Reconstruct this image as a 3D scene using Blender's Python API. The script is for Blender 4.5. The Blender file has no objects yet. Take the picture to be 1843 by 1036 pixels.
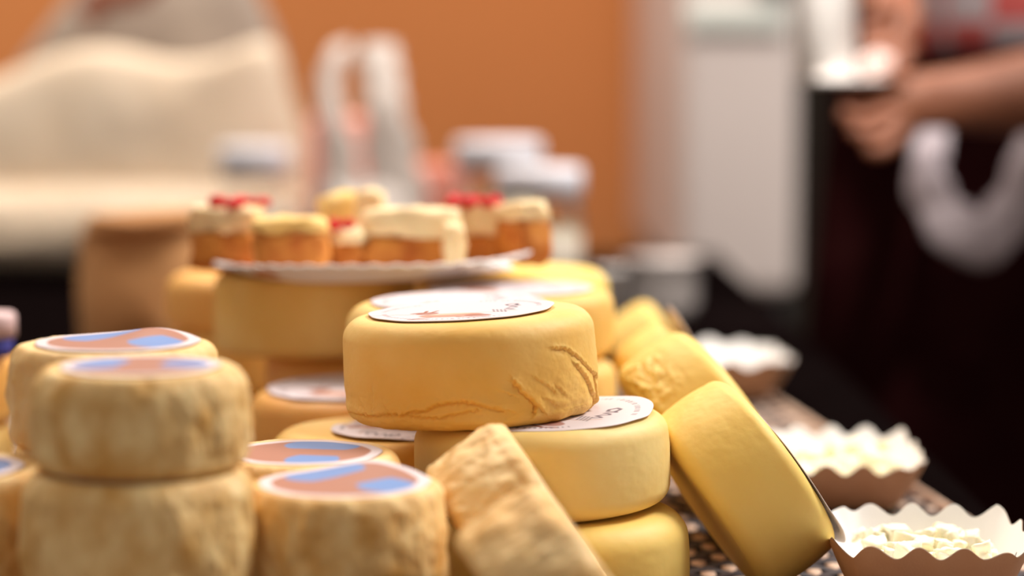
import bpy, bmesh, math, random
import numpy as np
from mathutils import Vector, Matrix

# ------------------------------------------------------------------ camera, world, lights, exposure
scn = bpy.context.scene
COL = scn.collection
CAMZ = 1.056
PITCH = math.radians(5.36)
F = 85.0 / 36.0 * 1843.0
cam_d = bpy.data.cameras.new('camera'); cam = bpy.data.objects.new('camera', cam_d); COL.objects.link(cam)
cam_d.lens = 85.0; cam_d.sensor_width = 36.0; cam_d.clip_start = 0.05; cam_d.clip_end = 50
cam.location = (0, 0, CAMZ); cam.rotation_euler = (math.pi / 2 - PITCH, 0, 0)
cam_d.dof.use_dof = True; cam_d.dof.focus_distance = 1.125; cam_d.dof.aperture_fstop = 3.1
scn.camera = cam
scn.view_settings.view_transform = 'Standard'; scn.view_settings.look = 'None'
scn.view_settings.gamma = 1.0; scn.view_settings.exposure = 0.0; scn.view_settings.use_curve_mapping = False

world = bpy.data.worlds.new('hall'); scn.world = world; world.use_nodes = True
bg = world.node_tree.nodes['Background']; bg.inputs[0].default_value = (1.0, 0.87, 0.78, 1); bg.inputs[1].default_value = 0.39

def area(name, loc, target, size, power, color):
    l = bpy.data.lights.new(name, 'AREA'); l.shape = 'RECTANGLE'; l.size = size[0]; l.size_y = size[1]
    l.energy = power; l.color = color
    o = bpy.data.objects.new(name, l); COL.objects.link(o); o.location = loc
    o.rotation_euler = (Vector(target) - Vector(loc)).to_track_quat('-Z', 'Y').to_euler()
    return o
area('ceiling_lamp', (1.5, 1.9, 2.7), (0.0, 1.3, 0.85), (1.0, 0.7), 76, (1.0, 0.95, 0.90))
area('ceiling_lamp', (-0.5, 2.1, 2.9), (-0.1, 1.4, 0.85), (1.4, 1.0), 37, (1.0, 0.88, 0.78))
area('ceiling_lamp', (-0.6, 3.4, 3.1), (-0.4, 4.2, 0.9), (1.6, 0.6), 47, (1.0, 0.90, 0.82))
_sl = bpy.data.lights.new('cup_fill_spot', 'SPOT'); _sl.energy = 560; _sl.spot_size = math.radians(8.5); _sl.spot_blend = .9; _sl.shadow_soft_size = .08; _sl.color = (1.0, .95, .88)  # added fill spot that whitens the held cup, not a lamp of the hall
_so = bpy.data.objects.new('cup_fill_spot', _sl); COL.objects.link(_so); _so.location = (.15, .5, 2.6)
_so.rotation_euler = (Vector((.262, 2.14, 1.115)) - _so.location).to_track_quat('-Z', 'Y').to_euler()

def W(px, py, Y):                      # the point at distance Y seen at a pixel of the photograph
    u = (px - 921.5) / F; v = -(py - 518) / F
    dy = math.cos(PITCH) + v * math.sin(PITCH); dz = -math.sin(PITCH) + v * math.cos(PITCH)
    k = Y / dy
    return Vector((u * k, Y, CAMZ + dz * k))

# ------------------------------------------------------------------ noise and small helpers
_rs = np.random.RandomState(7)
_perm = np.tile(_rs.permutation(256), 3)
_grad = _rs.normal(size=(256, 3)); _grad /= np.linalg.norm(_grad, axis=1)[:, None]
def noise(p):
    p = np.asarray(p, float); i = np.floor(p).astype(int); f = p - i; i &= 255
    w = f * f * f * (f * (f * 6 - 15) + 10); out = 0
    for a in (0, 1):
        for b in (0, 1):
            for c in (0, 1):
                g = _grad[_perm[_perm[_perm[(i[:, 0] + a)] + ((i[:, 1] + b) & 255)] + ((i[:, 2] + c) & 255)]]
                d = f - np.array([a, b, c])
                ww = (w[:, 0] if a else 1 - w[:, 0]) * (w[:, 1] if b else 1 - w[:, 1]) * (w[:, 2] if c else 1 - w[:, 2])
                out = out + ww * (g * d).sum(1)
    return out
def fbm(p, o=4):
    s = 0; a = 1.0; p = np.asarray(p, float)
    for k in range(o):
        s = s + a * noise(p * 2 ** k + 17.3 * k); a *= .5
    return s

def mesh_obj(name, verts, faces, mats, parent=None, smooth=True, midx=None):
    me = bpy.data.meshes.new(name)
    me.from_pydata([tuple(v) for v in verts], [], [tuple(int(i) for i in f) for f in faces])
    for m in (mats if isinstance(mats, (list, tuple)) else [mats]): me.materials.append(m)
    if midx is not None: me.polygons.foreach_set('material_index', midx)
    if smooth: me.polygons.foreach_set('use_smooth', [True] * len(me.polygons))
    me.update()
    o = bpy.data.objects.new(name, me); COL.objects.link(o)
    if parent is not None: o.parent = parent
    return o

def bm_obj(name, bm, mats, parent=None, smooth=True):
    bmesh.ops.recalc_face_normals(bm, faces=bm.faces)
    me = bpy.data.meshes.new(name); bm.to_mesh(me); bm.free()
    for m in (mats if isinstance(mats, (list, tuple)) else [mats]): me.materials.append(m)
    if smooth: me.polygons.foreach_set('use_smooth', [True] * len(me.polygons))
    o = bpy.data.objects.new(name, me); COL.objects.link(o)
    if parent is not None: o.parent = parent
    return o

def empty(name, loc):
    o = bpy.data.objects.new(name, None); COL.objects.link(o); o.location = loc; o.empty_display_size = .02
    return o
def tag(o, label=None, cat=None, group=None, kind=None):
    if label: o['label'] = label
    if cat: o['category'] = cat
    if group: o['group'] = group
    if kind: o['kind'] = kind
    return o
def copy_tree(o, parent=None):
    c = o.copy(); COL.objects.link(c)
    if parent is not None: c.parent = parent
    for ch in o.children: copy_tree(ch, c)
    return c

def box_bm(x0, x1, y0, y1, z0, z1, bev=0.0, seg=2):
    bm = bmesh.new()
    bmesh.ops.create_cube(bm, size=1)
    for v in bm.verts:
        v.co = Vector(((x0 + x1) / 2 + v.co.x * (x1 - x0), (y0 + y1) / 2 + v.co.y * (y1 - y0), (z0 + z1) / 2 + v.co.z * (z1 - z0)))
    if bev: bmesh.ops.bevel(bm, geom=bm.edges[:], offset=bev, segments=seg, affect='EDGES', profile=.5)
    return bm

def revolve(name, prof, mats, parent=None, nt=64, fn=None, close=False):
    V = []; Fc = []; n = len(prof)
    for i in range(nt):
        t = 2 * math.pi * i / nt
        for j, (r, z) in enumerate(prof):
            rr, zz = (r, z) if fn is None else fn(r, z, t)
            V.append((rr * math.cos(t), rr * math.sin(t), zz))
    for i in range(nt):
        k = (i + 1) % nt
        for j in range(n - 1): Fc.append((i * n + j, k * n + j, k * n + j + 1, i * n + j + 1))
        if close: Fc.append((i * n + n - 1, k * n + n - 1, k * n, i * n))
    o = mesh_obj(name, V, Fc, mats, parent)
    bm = bmesh.new(); bm.from_mesh(o.data); bmesh.ops.remove_doubles(bm, verts=bm.verts, dist=1e-6)
    bmesh.ops.recalc_face_normals(bm, faces=bm.faces); bm.to_mesh(o.data); bm.free()
    return o

# ------------------------------------------------------------------ materials
def srgb(r, g, b):
    f = lambda c: (c / 255 / 12.92) if c / 255 <= .04045 else ((c / 255 + .055) / 1.055) ** 2.4
    return (f(r), f(g), f(b), 1)
def mat(name, color, rough=.5, sss=0, sssr=(1, .4, .15), metallic=0, noise_amt=0, noise_scale=20, c2=None, bump=0, bump_scale=200, trans=0, alpha=1, stretch=None, coat=0, sheen=0, spec=None, detail=5):
    m = bpy.data.materials.new(name); m.use_nodes = True
    nt = m.node_tree; N = nt.nodes; L = nt.links; b = N['Principled BSDF']
    b.inputs['Base Color'].default_value = color; b.inputs['Roughness'].default_value = rough
    b.inputs['Metallic'].default_value = metallic
    if spec is not None: b.inputs['Specular IOR Level'].default_value = spec
    if sss:
        b.inputs['Subsurface Weight'].default_value = sss; b.inputs['Subsurface Radius'].default_value = sssr
        b.inputs['Subsurface Scale'].default_value = .006
    if trans: b.inputs['Transmission Weight'].default_value = trans
    if alpha < 1: b.inputs['Alpha'].default_value = alpha
    if sheen: b.inputs['Sheen Weight'].default_value = sheen
    if coat: b.inputs['Coat Weight'].default_value = coat; b.inputs['Coat Roughness'].default_value = .25
    tc = N.new('ShaderNodeTexCoord'); oi = N.new('ShaderNodeObjectInfo')
    add = N.new('ShaderNodeVectorMath'); add.operation = 'ADD'
    mul = N.new('ShaderNodeMath'); mul.operation = 'MULTIPLY'; mul.inputs[1].default_value = 37.0
    L.new(oi.outputs['Random'], mul.inputs[0]); L.new(tc.outputs['Object'], add.inputs[0]); L.new(mul.outputs[0], add.inputs[1])
    vec = add.outputs[0]
    if c2 is not None:
        v = vec
        if stretch:
            mp = N.new('ShaderNodeMapping'); mp.inputs['Scale'].default_value = stretch; L.new(vec, mp.inputs[0]); v = mp.outputs[0]
        t = N.new('ShaderNodeTexNoise'); t.inputs['Scale'].default_value = noise_scale; t.inputs['Detail'].default_value = detail
        L.new(v, t.inputs['Vector'])
        rp = N.new('ShaderNodeMapRange'); rp.inputs[1].default_value = .35; rp.inputs[2].default_value = .65
        L.new(t.outputs['Fac'], rp.inputs[0])
        mx = N.new('ShaderNodeMix'); mx.data_type = 'RGBA'; mx.inputs[6].default_value = color; mx.inputs[7].default_value = c2
        L.new(rp.outputs[0], mx.inputs[0]); L.new(mx.outputs[2], b.inputs['Base Color'])
    if bump:
        t2 = N.new('ShaderNodeTexNoise'); t2.inputs['Scale'].default_value = bump_scale; t2.inputs['Detail'].default_value = 6
        L.new(vec, t2.inputs['Vector'])
        bp = N.new('ShaderNodeBump'); bp.inputs['Strength'].default_value = bump; bp.inputs['Distance'].default_value = .002
        L.new(t2.outputs['Fac'], bp.inputs['Height']); L.new(bp.outputs[0], b.inputs['Normal'])
    return m

M = {}
M['smooth'] = mat('smooth_rind', srgb(230, 178, 82), .58, sss=.22, spec=.35, c2=srgb(240, 204, 128), noise_scale=13, bump=.05, bump_scale=420)
M['lemon'] = mat('yellow_rind', srgb(243, 206, 110), .56, sss=.22, spec=.35, c2=srgb(244, 212, 122), noise_scale=20, bump=.05, bump_scale=380)
M['pale'] = mat('pale_yellow_rind', srgb(234, 198, 116), .56, sss=.22, c2=srgb(238, 210, 138), noise_scale=20, bump=.05, bump_scale=400, spec=.35)
M['tan'] = mat('orange_rind', srgb(232, 166, 80), .5, sss=.2, c2=srgb(236, 182, 98), noise_scale=25, bump=.1)
M['rough'] = mat('rustic_rind', srgb(212, 162, 84), .62, sss=.15, c2=srgb(244, 214, 152), noise_scale=36, stretch=(2.0, 2.0, 1.25), bump=.35, bump_scale=260)
M['rough_pale'] = mat('pale_rustic_rind', srgb(232, 184, 108), .58, sss=.18, c2=srgb(244, 212, 152), noise_scale=26, stretch=(2.0, 2.0, 1.1), bump=.3, bump_scale=240)
M['bread'] = mat('toasted_crust', srgb(184, 98, 26), .75, c2=srgb(222, 146, 60), noise_scale=70, bump=.5, bump_scale=300)
M['crumb'] = mat('golden_crumb', srgb(236, 192, 104), .7, sss=.1, c2=srgb(246, 214, 140), noise_scale=60, bump=.3, bump_scale=300)
M['cream'] = mat('cheese_spread', srgb(248, 226, 178), .55, sss=.2, c2=srgb(246, 214, 160), noise_scale=50, bump=.3, bump_scale=150)
M['jelly'] = mat('red_jelly', srgb(200, 14, 6), .4, spec=.3)
M['paper_white'] = mat('white_paper', srgb(247, 243, 240), .7)
M['napkin_pink'] = mat('pinkish_napkin', srgb(206, 180, 172), .8)
M['tray_white'] = mat('tray_paper', srgb(254, 253, 252), .65)
M['kraft'] = mat('brown_paper', srgb(200, 152, 116), .7, c2=srgb(206, 160, 124), noise_scale=60, bump=.1, bump_scale=800)
M['kraft_bag'] = mat('kraft_bag_paper', srgb(178, 122, 70), .8, c2=srgb(206, 152, 98), noise_scale=18, bump=.3, bump_scale=60)
M['crumbs'] = mat('fresh_cheese', srgb(254, 249, 226), .5, sss=.2, c2=srgb(252, 242, 202), noise_scale=80)
M['reed'] = mat('pale_reed', srgb(200, 164, 138), .6, c2=srgb(224, 194, 170), noise_scale=60)
M['reed_dark'] = mat('navy_reed', srgb(44, 40, 50), .6, c2=srgb(60, 46, 44), noise_scale=60)
M['cloth_black'] = mat('black_tablecloth', srgb(10, 6, 6), .95, c2=srgb(13, 8, 8), noise_scale=40, spec=.0)
M['wall'] = mat('orange_wall', srgb(212, 132, 70), .85, c2=srgb(216, 138, 78), noise_scale=1.2)
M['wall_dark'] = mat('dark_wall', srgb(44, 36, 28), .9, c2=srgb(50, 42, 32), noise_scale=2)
M['floor'] = mat('floor_vinyl', srgb(66, 50, 42), .6, c2=srgb(76, 58, 48), noise_scale=3)
M['cab'] = mat('grey_panel', srgb(226, 214, 208), .45)
M['cab_strip'] = mat('pale_green_strip', srgb(222, 228, 220), .4)
M['black'] = mat('black_plastic', srgb(20, 16, 15), .6)
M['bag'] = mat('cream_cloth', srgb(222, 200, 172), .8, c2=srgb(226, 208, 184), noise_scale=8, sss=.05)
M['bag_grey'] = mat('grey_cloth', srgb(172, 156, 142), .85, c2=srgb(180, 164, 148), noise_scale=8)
M['bag_plastic'] = mat('white_plastic_film', srgb(222, 210, 200), .45, c2=srgb(228, 218, 210), noise_scale=12, alpha=.86)
M['pink'] = mat('pink_paper', srgb(232, 142, 122), .7, c2=srgb(236, 158, 138), noise_scale=20)
M['lid'] = mat('white_lid', srgb(244, 244, 252), .4)
M['cream_jar'] = mat('pale_jar_filling', srgb(214, 204, 156), .35, c2=srgb(226, 214, 176), noise_scale=40)
M['jar_label'] = mat('jar_label_paper', srgb(208, 196, 178), .6)
M['metal'] = mat('grey_metal', srgb(186, 176, 172), .4, metallic=.15)
M['skin'] = mat('brown_skin', srgb(128, 76, 50), .55, sss=.1, c2=srgb(118, 68, 44), noise_scale=30)
M['apron'] = mat('dark_apron', srgb(24, 6, 7), .95, c2=srgb(28, 9, 9), noise_scale=30, spec=.0)
M['towel'] = mat('white_towel', srgb(146, 134, 138), .9, c2=srgb(164, 152, 156), noise_scale=60, bump=.3)
M['hair'] = mat('dark_hair', srgb(24, 16, 12), .6)
M['blue'] = mat('blue_band', srgb(70, 76, 170), .4)
M['pale_pink'] = mat('pale_pink_lid', srgb(226, 196, 196), .4)
def label_mat():
    m = bpy.data.materials.new('printed_label'); m.use_nodes = True; nt = m.node_tree
    b = nt.nodes['Principled BSDF']; a = nt.nodes.new('ShaderNodeVertexColor'); a.layer_name = 'print'
    nt.links.new(a.outputs['Color'], b.inputs['Base Color']); b.inputs['Roughness'].default_value = .5
    return m
M['label'] = label_mat()
def glass_mat():
    m = bpy.data.materials.new('clear_glass'); m.use_nodes = True
    b = m.node_tree.nodes['Principled BSDF']; b.inputs['Base Color'].default_value = (1, 1, 1, 1)
    b.inputs['Roughness'].default_value = .05; b.inputs['Transmission Weight'].default_value = 1; b.inputs['IOR'].default_value = 1.3
    return m
M['glass'] = glass_mat()
def plaid_mat():
    m = bpy.data.materials.new('plaid_shirt'); m.use_nodes = True; nt = m.node_tree; N = nt.nodes; L = nt.links
    tc = N.new('ShaderNodeTexCoord'); ch = N.new('ShaderNodeTexChecker'); ch.inputs['Scale'].default_value = 21
    ch.inputs['Color1'].default_value = srgb(196, 88, 84); ch.inputs['Color2'].default_value = srgb(186, 174, 178)
    L.new(tc.outputs['Object'], ch.inputs['Vector']); L.new(ch.outputs['Color'], N['Principled BSDF'].inputs['Base Color'])
    N['Principled BSDF'].inputs['Roughness'].default_value = .9
    return m
M['plaid'] = plaid_mat()

# ------------------------------------------------------------------ the setting
def struct(name, bm, m):
    o = bm_obj(name, bm, m, smooth=False); o['kind'] = 'structure'; return o
struct('floor', box_bm(-4, 4, -1, 6, -.05, 0), M['floor'])
struct('wall_back', box_bm(-4, .262, 4.9, 5.0, 0, 3.3), M['wall'])
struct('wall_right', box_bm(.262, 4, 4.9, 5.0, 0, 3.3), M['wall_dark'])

# counter table with a black cloth hanging over its edges
TZ = .797
def table():
    t = empty('market_table', (-.45, 1.95, 0))
    tag(t, 'long market table under a black tablecloth carrying all the cheese', 'table')
    bm = box_bm(-.75, .71, -1.25, 1.3, TZ - .033, TZ - .005, .003); bm_obj('tabletop', bm, M['black'], t)
    for sx in (-.66, .62):
        for sy in (-1.15, 1.2):
            bm_obj('leg', box_bm(sx - .02, sx + .02, sy - .02, sy + .02, 0, TZ - .033, .003), M['metal'], t)
    # cloth: a top sheet with wavy skirts
    nu, nv = 90, 120; V = []; Fc = []
    x0, x1, y0, y1 = -.765, .725, -1.265, 1.315
    per = []
    def edge(a, b, n):
        for i in range(n): per.append((a[0] + (b[0] - a[0]) * i / n, a[1] + (b[1] - a[1]) * i / n, (b[1] - a[1]), -(b[0] - a[0])))
    edge((x0, y0), (x1, y0), 60); edge((x1, y0), (x1, y1), 100); edge((x1, y1), (x0, y1), 60); edge((x0, y1), (x0, y0), 100)
    rows = 14; n = len(per)
    for r in range(rows):
        s = r / (rows - 1)
        for i, (x, y, nx, ny) in enumerate(per):
            l = math.hypot(nx, ny); w = .018 * s * (math.sin(i * .55) + .5 * math.sin(i * .23 + 2))
            V.append((x + nx / l * w, y + ny / l * w, TZ - .45 * s))
    for r in range(rows - 1):
        for i in range(n): k = (i + 1) % n; Fc.append((r * n + i, r * n + k, (r + 1) * n + k, (r + 1) * n + i))
    Fc.append(tuple(range(n)))
    o = mesh_obj('tablecloth', V, Fc, M['cloth_black'], t)
    for p in o.data.polygons:
        if len(p.vertices) > 4: p.use_smooth = False
table()

# grey cabinet behind on its dark base
def cabinet():
    c = empty('grey_cabinet', (.33, 4.0, 0)); tag(c, 'tall pale grey cabinet with rounded edges standing before the orange wall', 'cabinet')
    bm_obj('body', box_bm(-.088, .078, -.55, .85, .722, 1.9, .022, 4), M['cab'], c)
    bm_obj('base', box_bm(-.08, .074, -.5, .8, 0, .722, .004), M['black'], c)
    bm_obj('trim_strip', box_bm(-.085, .060, -.565, -.552, 1.098, 1.138, .003), M['cab_strip'], c)
    bm_obj('handle', box_bm(.02, .06, -.575, -.552, 1.146, 1.166, .004), M['black'], c)
cabinet()

# ------------------------------------------------------------------ woven mat
def woven_mat():
    t = empty('woven_mat', (.0, 1.35, TZ)); tag(t, 'woven mat of pale and navy reed strips under the cheeses and trays', 'mat')
    t.rotation_euler = (0, 0, math.radians(6.5))
    def strips(name, m, along_y, idxs, pitch, length, w):
        V = []; Fc = []
        for i in idxs:
            c = i * pitch; n = int(length / pitch * 4)
            for k in range(n + 1):
                s = -length / 2 + length * k / n
                z = .0022 + .0010 * math.sin(math.pi * (s / pitch) + (math.pi if i % 2 else 0)) * (1 if along_y else -1)
                for a, dz in ((-w / 2, -.0006), (-w / 2, .0003), (0, .0007), (w / 2, .0003), (w / 2, -.0006)):
                    V.append((c + a, s, z + dz) if along_y else (s, c + a, z + dz))
                if k < n:
                    b = len(V) - 5
                    for q in range(4): Fc.append((b + q, b + q + 1, b + 6 + q, b + 5 + q))
        mesh_obj(name, V, Fc, m, t)
    P = .0135
    nx = int(.25 / P)
    strips('pale_strips', M['reed'], True, [i for i in range(-nx * 2, nx + 1)], P, 1.15, .0074)
    V0 = []
    # cross strips, centred so that they end at the same edge
    Vn = int(.575 / P)
    def cross(name, m, par):
        V = []; Fc = []; w = .0100; xa, xb = -nx * 2 * P - .004, nx * P + .004
        for i in range(-Vn, Vn + 1):
            if (i % 2) != par: continue
            c = (i + .5) * P; n = int((xb - xa) / P * 4)
            for k in range(n + 1):
                s = xa + (xb - xa) * k / n
                z = .0022 + .0011 * math.sin(math.pi * (s / P) + math.pi / 2 + (math.pi if par else 0))
                for a, dz in ((-w / 2, -.0006), (-w / 2, .0003), (0, .0007), (w / 2, .0003), (w / 2, -.0006)): V.append((s, c + a, z + dz))
                if k < n:
                    b = len(V) - 5
                    for q in range(4): Fc.append((b + q, b + q + 1, b + 6 + q, b + 5 + q))
        mesh_obj(name, V, Fc, m, t)
    cross('navy_strips', M['reed_dark'], 0); cross('navy_strips', M['reed_dark'], 1)
    # bound edge rod on the right
    for xx, r in ((nx * P + .007, .0032), (-nx * 2 * P - .007, .0032)):
        bm = bmesh.new(); bmesh.ops.create_cone(bm, segments=12, radius1=r, radius2=r, depth=1.16, cap_ends=True, matrix=Matrix.Translation((xx, 0, r)) @ Matrix.Rotation(math.pi / 2, 4, 'X'))
        bm_obj('edge_rod', bm, M['reed'], t)
woven_mat()
MZ = TZ + .0039      # top of the mat

# ------------------------------------------------------------------ cheese wheels
def seg_dist(x, y, pts):
    d = np.full(x.shape, 1e9); side = np.zeros(x.shape)
    for (ax, ay), (bx, by) in zip(pts[:-1], pts[1:]):
        vx, vy = bx - ax, by - ay; L2 = vx * vx + vy * vy + 1e-12
        t = np.clip(((x - ax) * vx + (y - ay) * vy) / L2, 0, 1)
        dx = x - (ax + t * vx); dy = y - (ay + t * vy); dd = np.hypot(dx, dy)
        cr = np.sign(vx * dy - vy * dx); m = dd < d; d = np.where(m, dd, d); side = np.where(m, cr, side)
    return d, side

def wheel_mesh(name, r, h, rt, rb, kind, seed, nt=260, dens=1.0, extra=None, bulge=.0015, dome=0.0):
    prof = []
    def add(x, z, k): prof.append((x, z, k))
    n1, n2, n3, n4 = [max(4, int(q * dens)) for q in (10, 14, 26, 14)]
    for i in range(n1): add((r - rb) * i / n1, 0, 0)
    for i in range(n2): a = math.pi / 2 * i / n2; add(r - rb + rb * math.sin(a), rb - rb * math.cos(a), a / (math.pi / 2))
    for i in range(n3): add(r, rb + (h - rt - rb) * i / n3, 1)
    for i in range(n4): a = math.pi / 2 * i / n4; add(r - rt + rt * math.cos(a), h - rt + rt * math.sin(a), 1 - .7 * a / (math.pi / 2))
    n5 = int(12 * dens)
    for i in range(n5 + 1): add((r - rt) * (1 - i / n5), h, .3)
    P = np.array(prof); n = len(P)
    T = 2 * math.pi * np.arange(nt) / nt
    rad = np.repeat(P[None, :, 0], nt, 0); z = np.repeat(P[None, :, 1], nt, 0); k = np.repeat(P[None, :, 2], nt, 0); th = np.repeat(T[:, None], n, 1)
    zf = z / h
    rad = rad + bulge * np.sin(np.pi * zf) * (rad > r * .6)
    z = z + dome * np.clip(1 - (rad / (r - rt * .5)) ** 2, 0, 1) * (zf > .6)
    # th = 0 is the side that faces the camera (-Y)
    X = rad * np.sin(th); Y = -rad * np.cos(th)
    pts = np.stack([X, Y, z], -1).reshape(-1, 3) / .06 + seed * 3.7
    if kind == 'rough':
        st = np.stack([X / .06 * 7, Y / .06 * 7, z / .06 * 4.0], -1).reshape(-1, 3) + seed
        d = .0017 * fbm(pts * 1.7, 4) + .0024 * fbm(st, 3) * k.reshape(-1)
        d -= .0012 * np.clip(fbm(st * .6 + 9, 2), 0, 1) * k.reshape(-1)
    else:
        d = .0014 * fbm(pts * .9, 2) + .0002 * fbm(pts * 9, 3)
    kk = k.reshape(-1)
    d = d * (.08 + .92 * np.clip((kk - .3) / .7, 0, 1) ** .7)
    if extra is not None: d = d + extra(th.reshape(-1), z.reshape(-1), rad.reshape(-1), kk)
    if kind == 'rough': z = z + .0013 * np.exp(-((rad - (r - rt * .55)) / .0038) ** 2) * (zf > .85)
    # outward direction of the profile
    pz = P[:, :2]; tan = np.gradient(pz, axis=0); nr = tan[:, 1]; nz = -tan[:, 0]; l = np.hypot(nr, nz) + 1e-9; nr /= l; nz /= l
    nr = np.repeat(nr[None], nt, 0).reshape(-1); nz = np.repeat(nz[None], nt, 0).reshape(-1)
    R = rad.reshape(-1) + nr * d; Z = z.reshape(-1) + nz * d
    Z = np.where(kk <= 0, np.maximum(Z, 0) * 0, np.maximum(Z, 0))
    R = np.where(rad.reshape(-1) < 1e-6, 0, R)
    tt = th.reshape(-1)
    V = np.stack([R * np.sin(tt), -R * np.cos(tt), Z], 1)
    idx = np.arange(nt * n).reshape(nt, n); nx = np.roll(idx, -1, 0)
    Fc = np.stack([idx[:, :-1], nx[:, :-1], nx[:, 1:], idx[:, 1:]], -1).reshape(-1, 4)
    me = bpy.data.meshes.new(name); me.from_pydata(V.tolist(), [], Fc.tolist())
    bm = bmesh.new(); bm.from_mesh(me); bmesh.ops.remove_doubles(bm, verts=bm.verts, dist=1e-7); bm.normal_update(); bm.to_mesh(me); bm.free()
    me.polygons.foreach_set('use_smooth', [True] * len(me.polygons)); me.update()
    return me

# printed artwork, evaluated per point of the label (u to the right, v away from the viewer, both -1..1)
WHITE = np.array(srgb(217, 206, 209)[:3]); BR = np.array(srgb(164, 112, 92)[:3]); BL = np.array(srgb(98, 138, 196)[:3]); INK = np.array(srgb(84, 76, 92)[:3])
def blend(c, col, a): return c * (1 - a[:, None]) + col[None] * a[:, None]
def sstep(x, a, b):
    t = np.clip((x - a) / (b - a), 0, 1); return t * t * (3 - 2 * t)
def art_brown(u, v, rot):
    cu, su = math.cos(rot), math.sin(rot); x = u * cu - v * su; y = u * su + v * cu
    rr = np.hypot(u, v); c = np.repeat(WHITE[None], len(u), 0)
    inner = 1 - sstep(rr, .84, .87); c = blend(c, BR, inner)
    e1 = ((x + .55) / .42) ** 2 + ((y - .1) / .5) ** 2
    c = blend(c, BL, inner * (1 - sstep(e1, .9, 1.1)) * (1 - sstep(x, -.27, -.25)))
    e2 = ((x - .55) / .45) ** 2 + ((y - .25) / .34) ** 2
    c = blend(c, BL, inner * (1 - sstep(e2, .9, 1.1)) * sstep(x, .22, .24))
    return c
def line(c, x, y, pts, w, col, a=1.0):
    d, _ = seg_dist(x, y, pts); return blend(c, col, a * (1 - sstep(d, w * .6, w * 1.3)))
def ell(c, x, y, cx, cy, a, b, ang, col, op=1.0):
    ca, sa = math.cos(ang), math.sin(ang); X = (x - cx) * ca + (y - cy) * sa; Y = -(x - cx) * sa + (y - cy) * ca
    return blend(c, col, op * (1 - sstep((X / a) ** 2 + (Y / b) ** 2, .8, 1.15)))
def art_white(u, v, rot):
    cu, su = math.cos(rot), math.sin(rot); x = u * cu - v * su; y = u * su + v * cu
    rr = np.hypot(u, v); c = np.repeat(WHITE[None], len(u), 0)
    F1 = np.array(srgb(186, 122, 92)[:3]); F2 = np.array(srgb(150, 84, 62)[:3])
    # resting farm animal drawn in brown
    x0_, y0_ = x, y; x = x / 1.15 + .06; y = y / 1.15 + .30
    c = ell(c, x, y, .04, -.12, .30, .17, .05, F1, .85); c = ell(c, x, y, .30, -.2, .13, .10, -.3, F2, .8)
    c = ell(c, x, y, -.22, .08, .11, .10, .5, F2, .85); c = ell(c, x, y, -.32, .12, .08, .04, .6, F2, .9)
    c = ell(c, x, y, .02, -.02, .2, .06, .2, np.array(srgb(232, 190, 166)[:3]), .8)
    for p in ([(-.12, -.25), (-.3, -.38), (-.12, -.4)], [(.12, -.28), (.3, -.36), (.42, -.34)], [(-.2, .15), (-.16, .3)], [(-.26, .14), (-.26, .3)]):
        c = line(c, x, y, p, .018, F2)
    c = line(c, x, y, [(-.75, -.02), (-.5, .03), (-.25, -.03)], .012, np.array(srgb(190, 130, 120)[:3]), .8)
    c = line(c, x, y, [(.25, .06), (.42, .02), (.62, .1)], .012, np.array(srgb(190, 150, 130)[:3]), .8)
    x, y = x0_, y0_
    # ring of fine lettering and a handwritten word across the right side
    th = np.arctan2(y, x); ring = (np.abs(rr - .84) < .028) * ((np.sin(th * 95) + .7 * np.sin(th * 61)) > .2) * (((th > -2.9) & (th < -.9)) | ((th > .1) & (th < 1.5)) | (th > 2.3))
    c = blend(c, INK, ring * .8)
    q = [(.50, .42), (.44, .36), (.47, .26), (.56, .27), (.56, .38), (.50, .42)]; c = line(c, x, y, q, .020, INK, .95)
    c = line(c, x, y, [(.55, .29), (.60, .22), (.53, .2), (.5, .14), (.57, .12), (.6, .05), (.53, .03), (.5, -.04), (.56, -.08), (.60, -.13), (.53, -.16)], .020, INK, .9)
    for k in range(4):
        c = line(c, x, y, [(.36 + .045 * k, -.06 - .02 * k), (.41 + .045 * k, -.3 - .02 * k)], .012, INK, .7)
    return c

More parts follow.
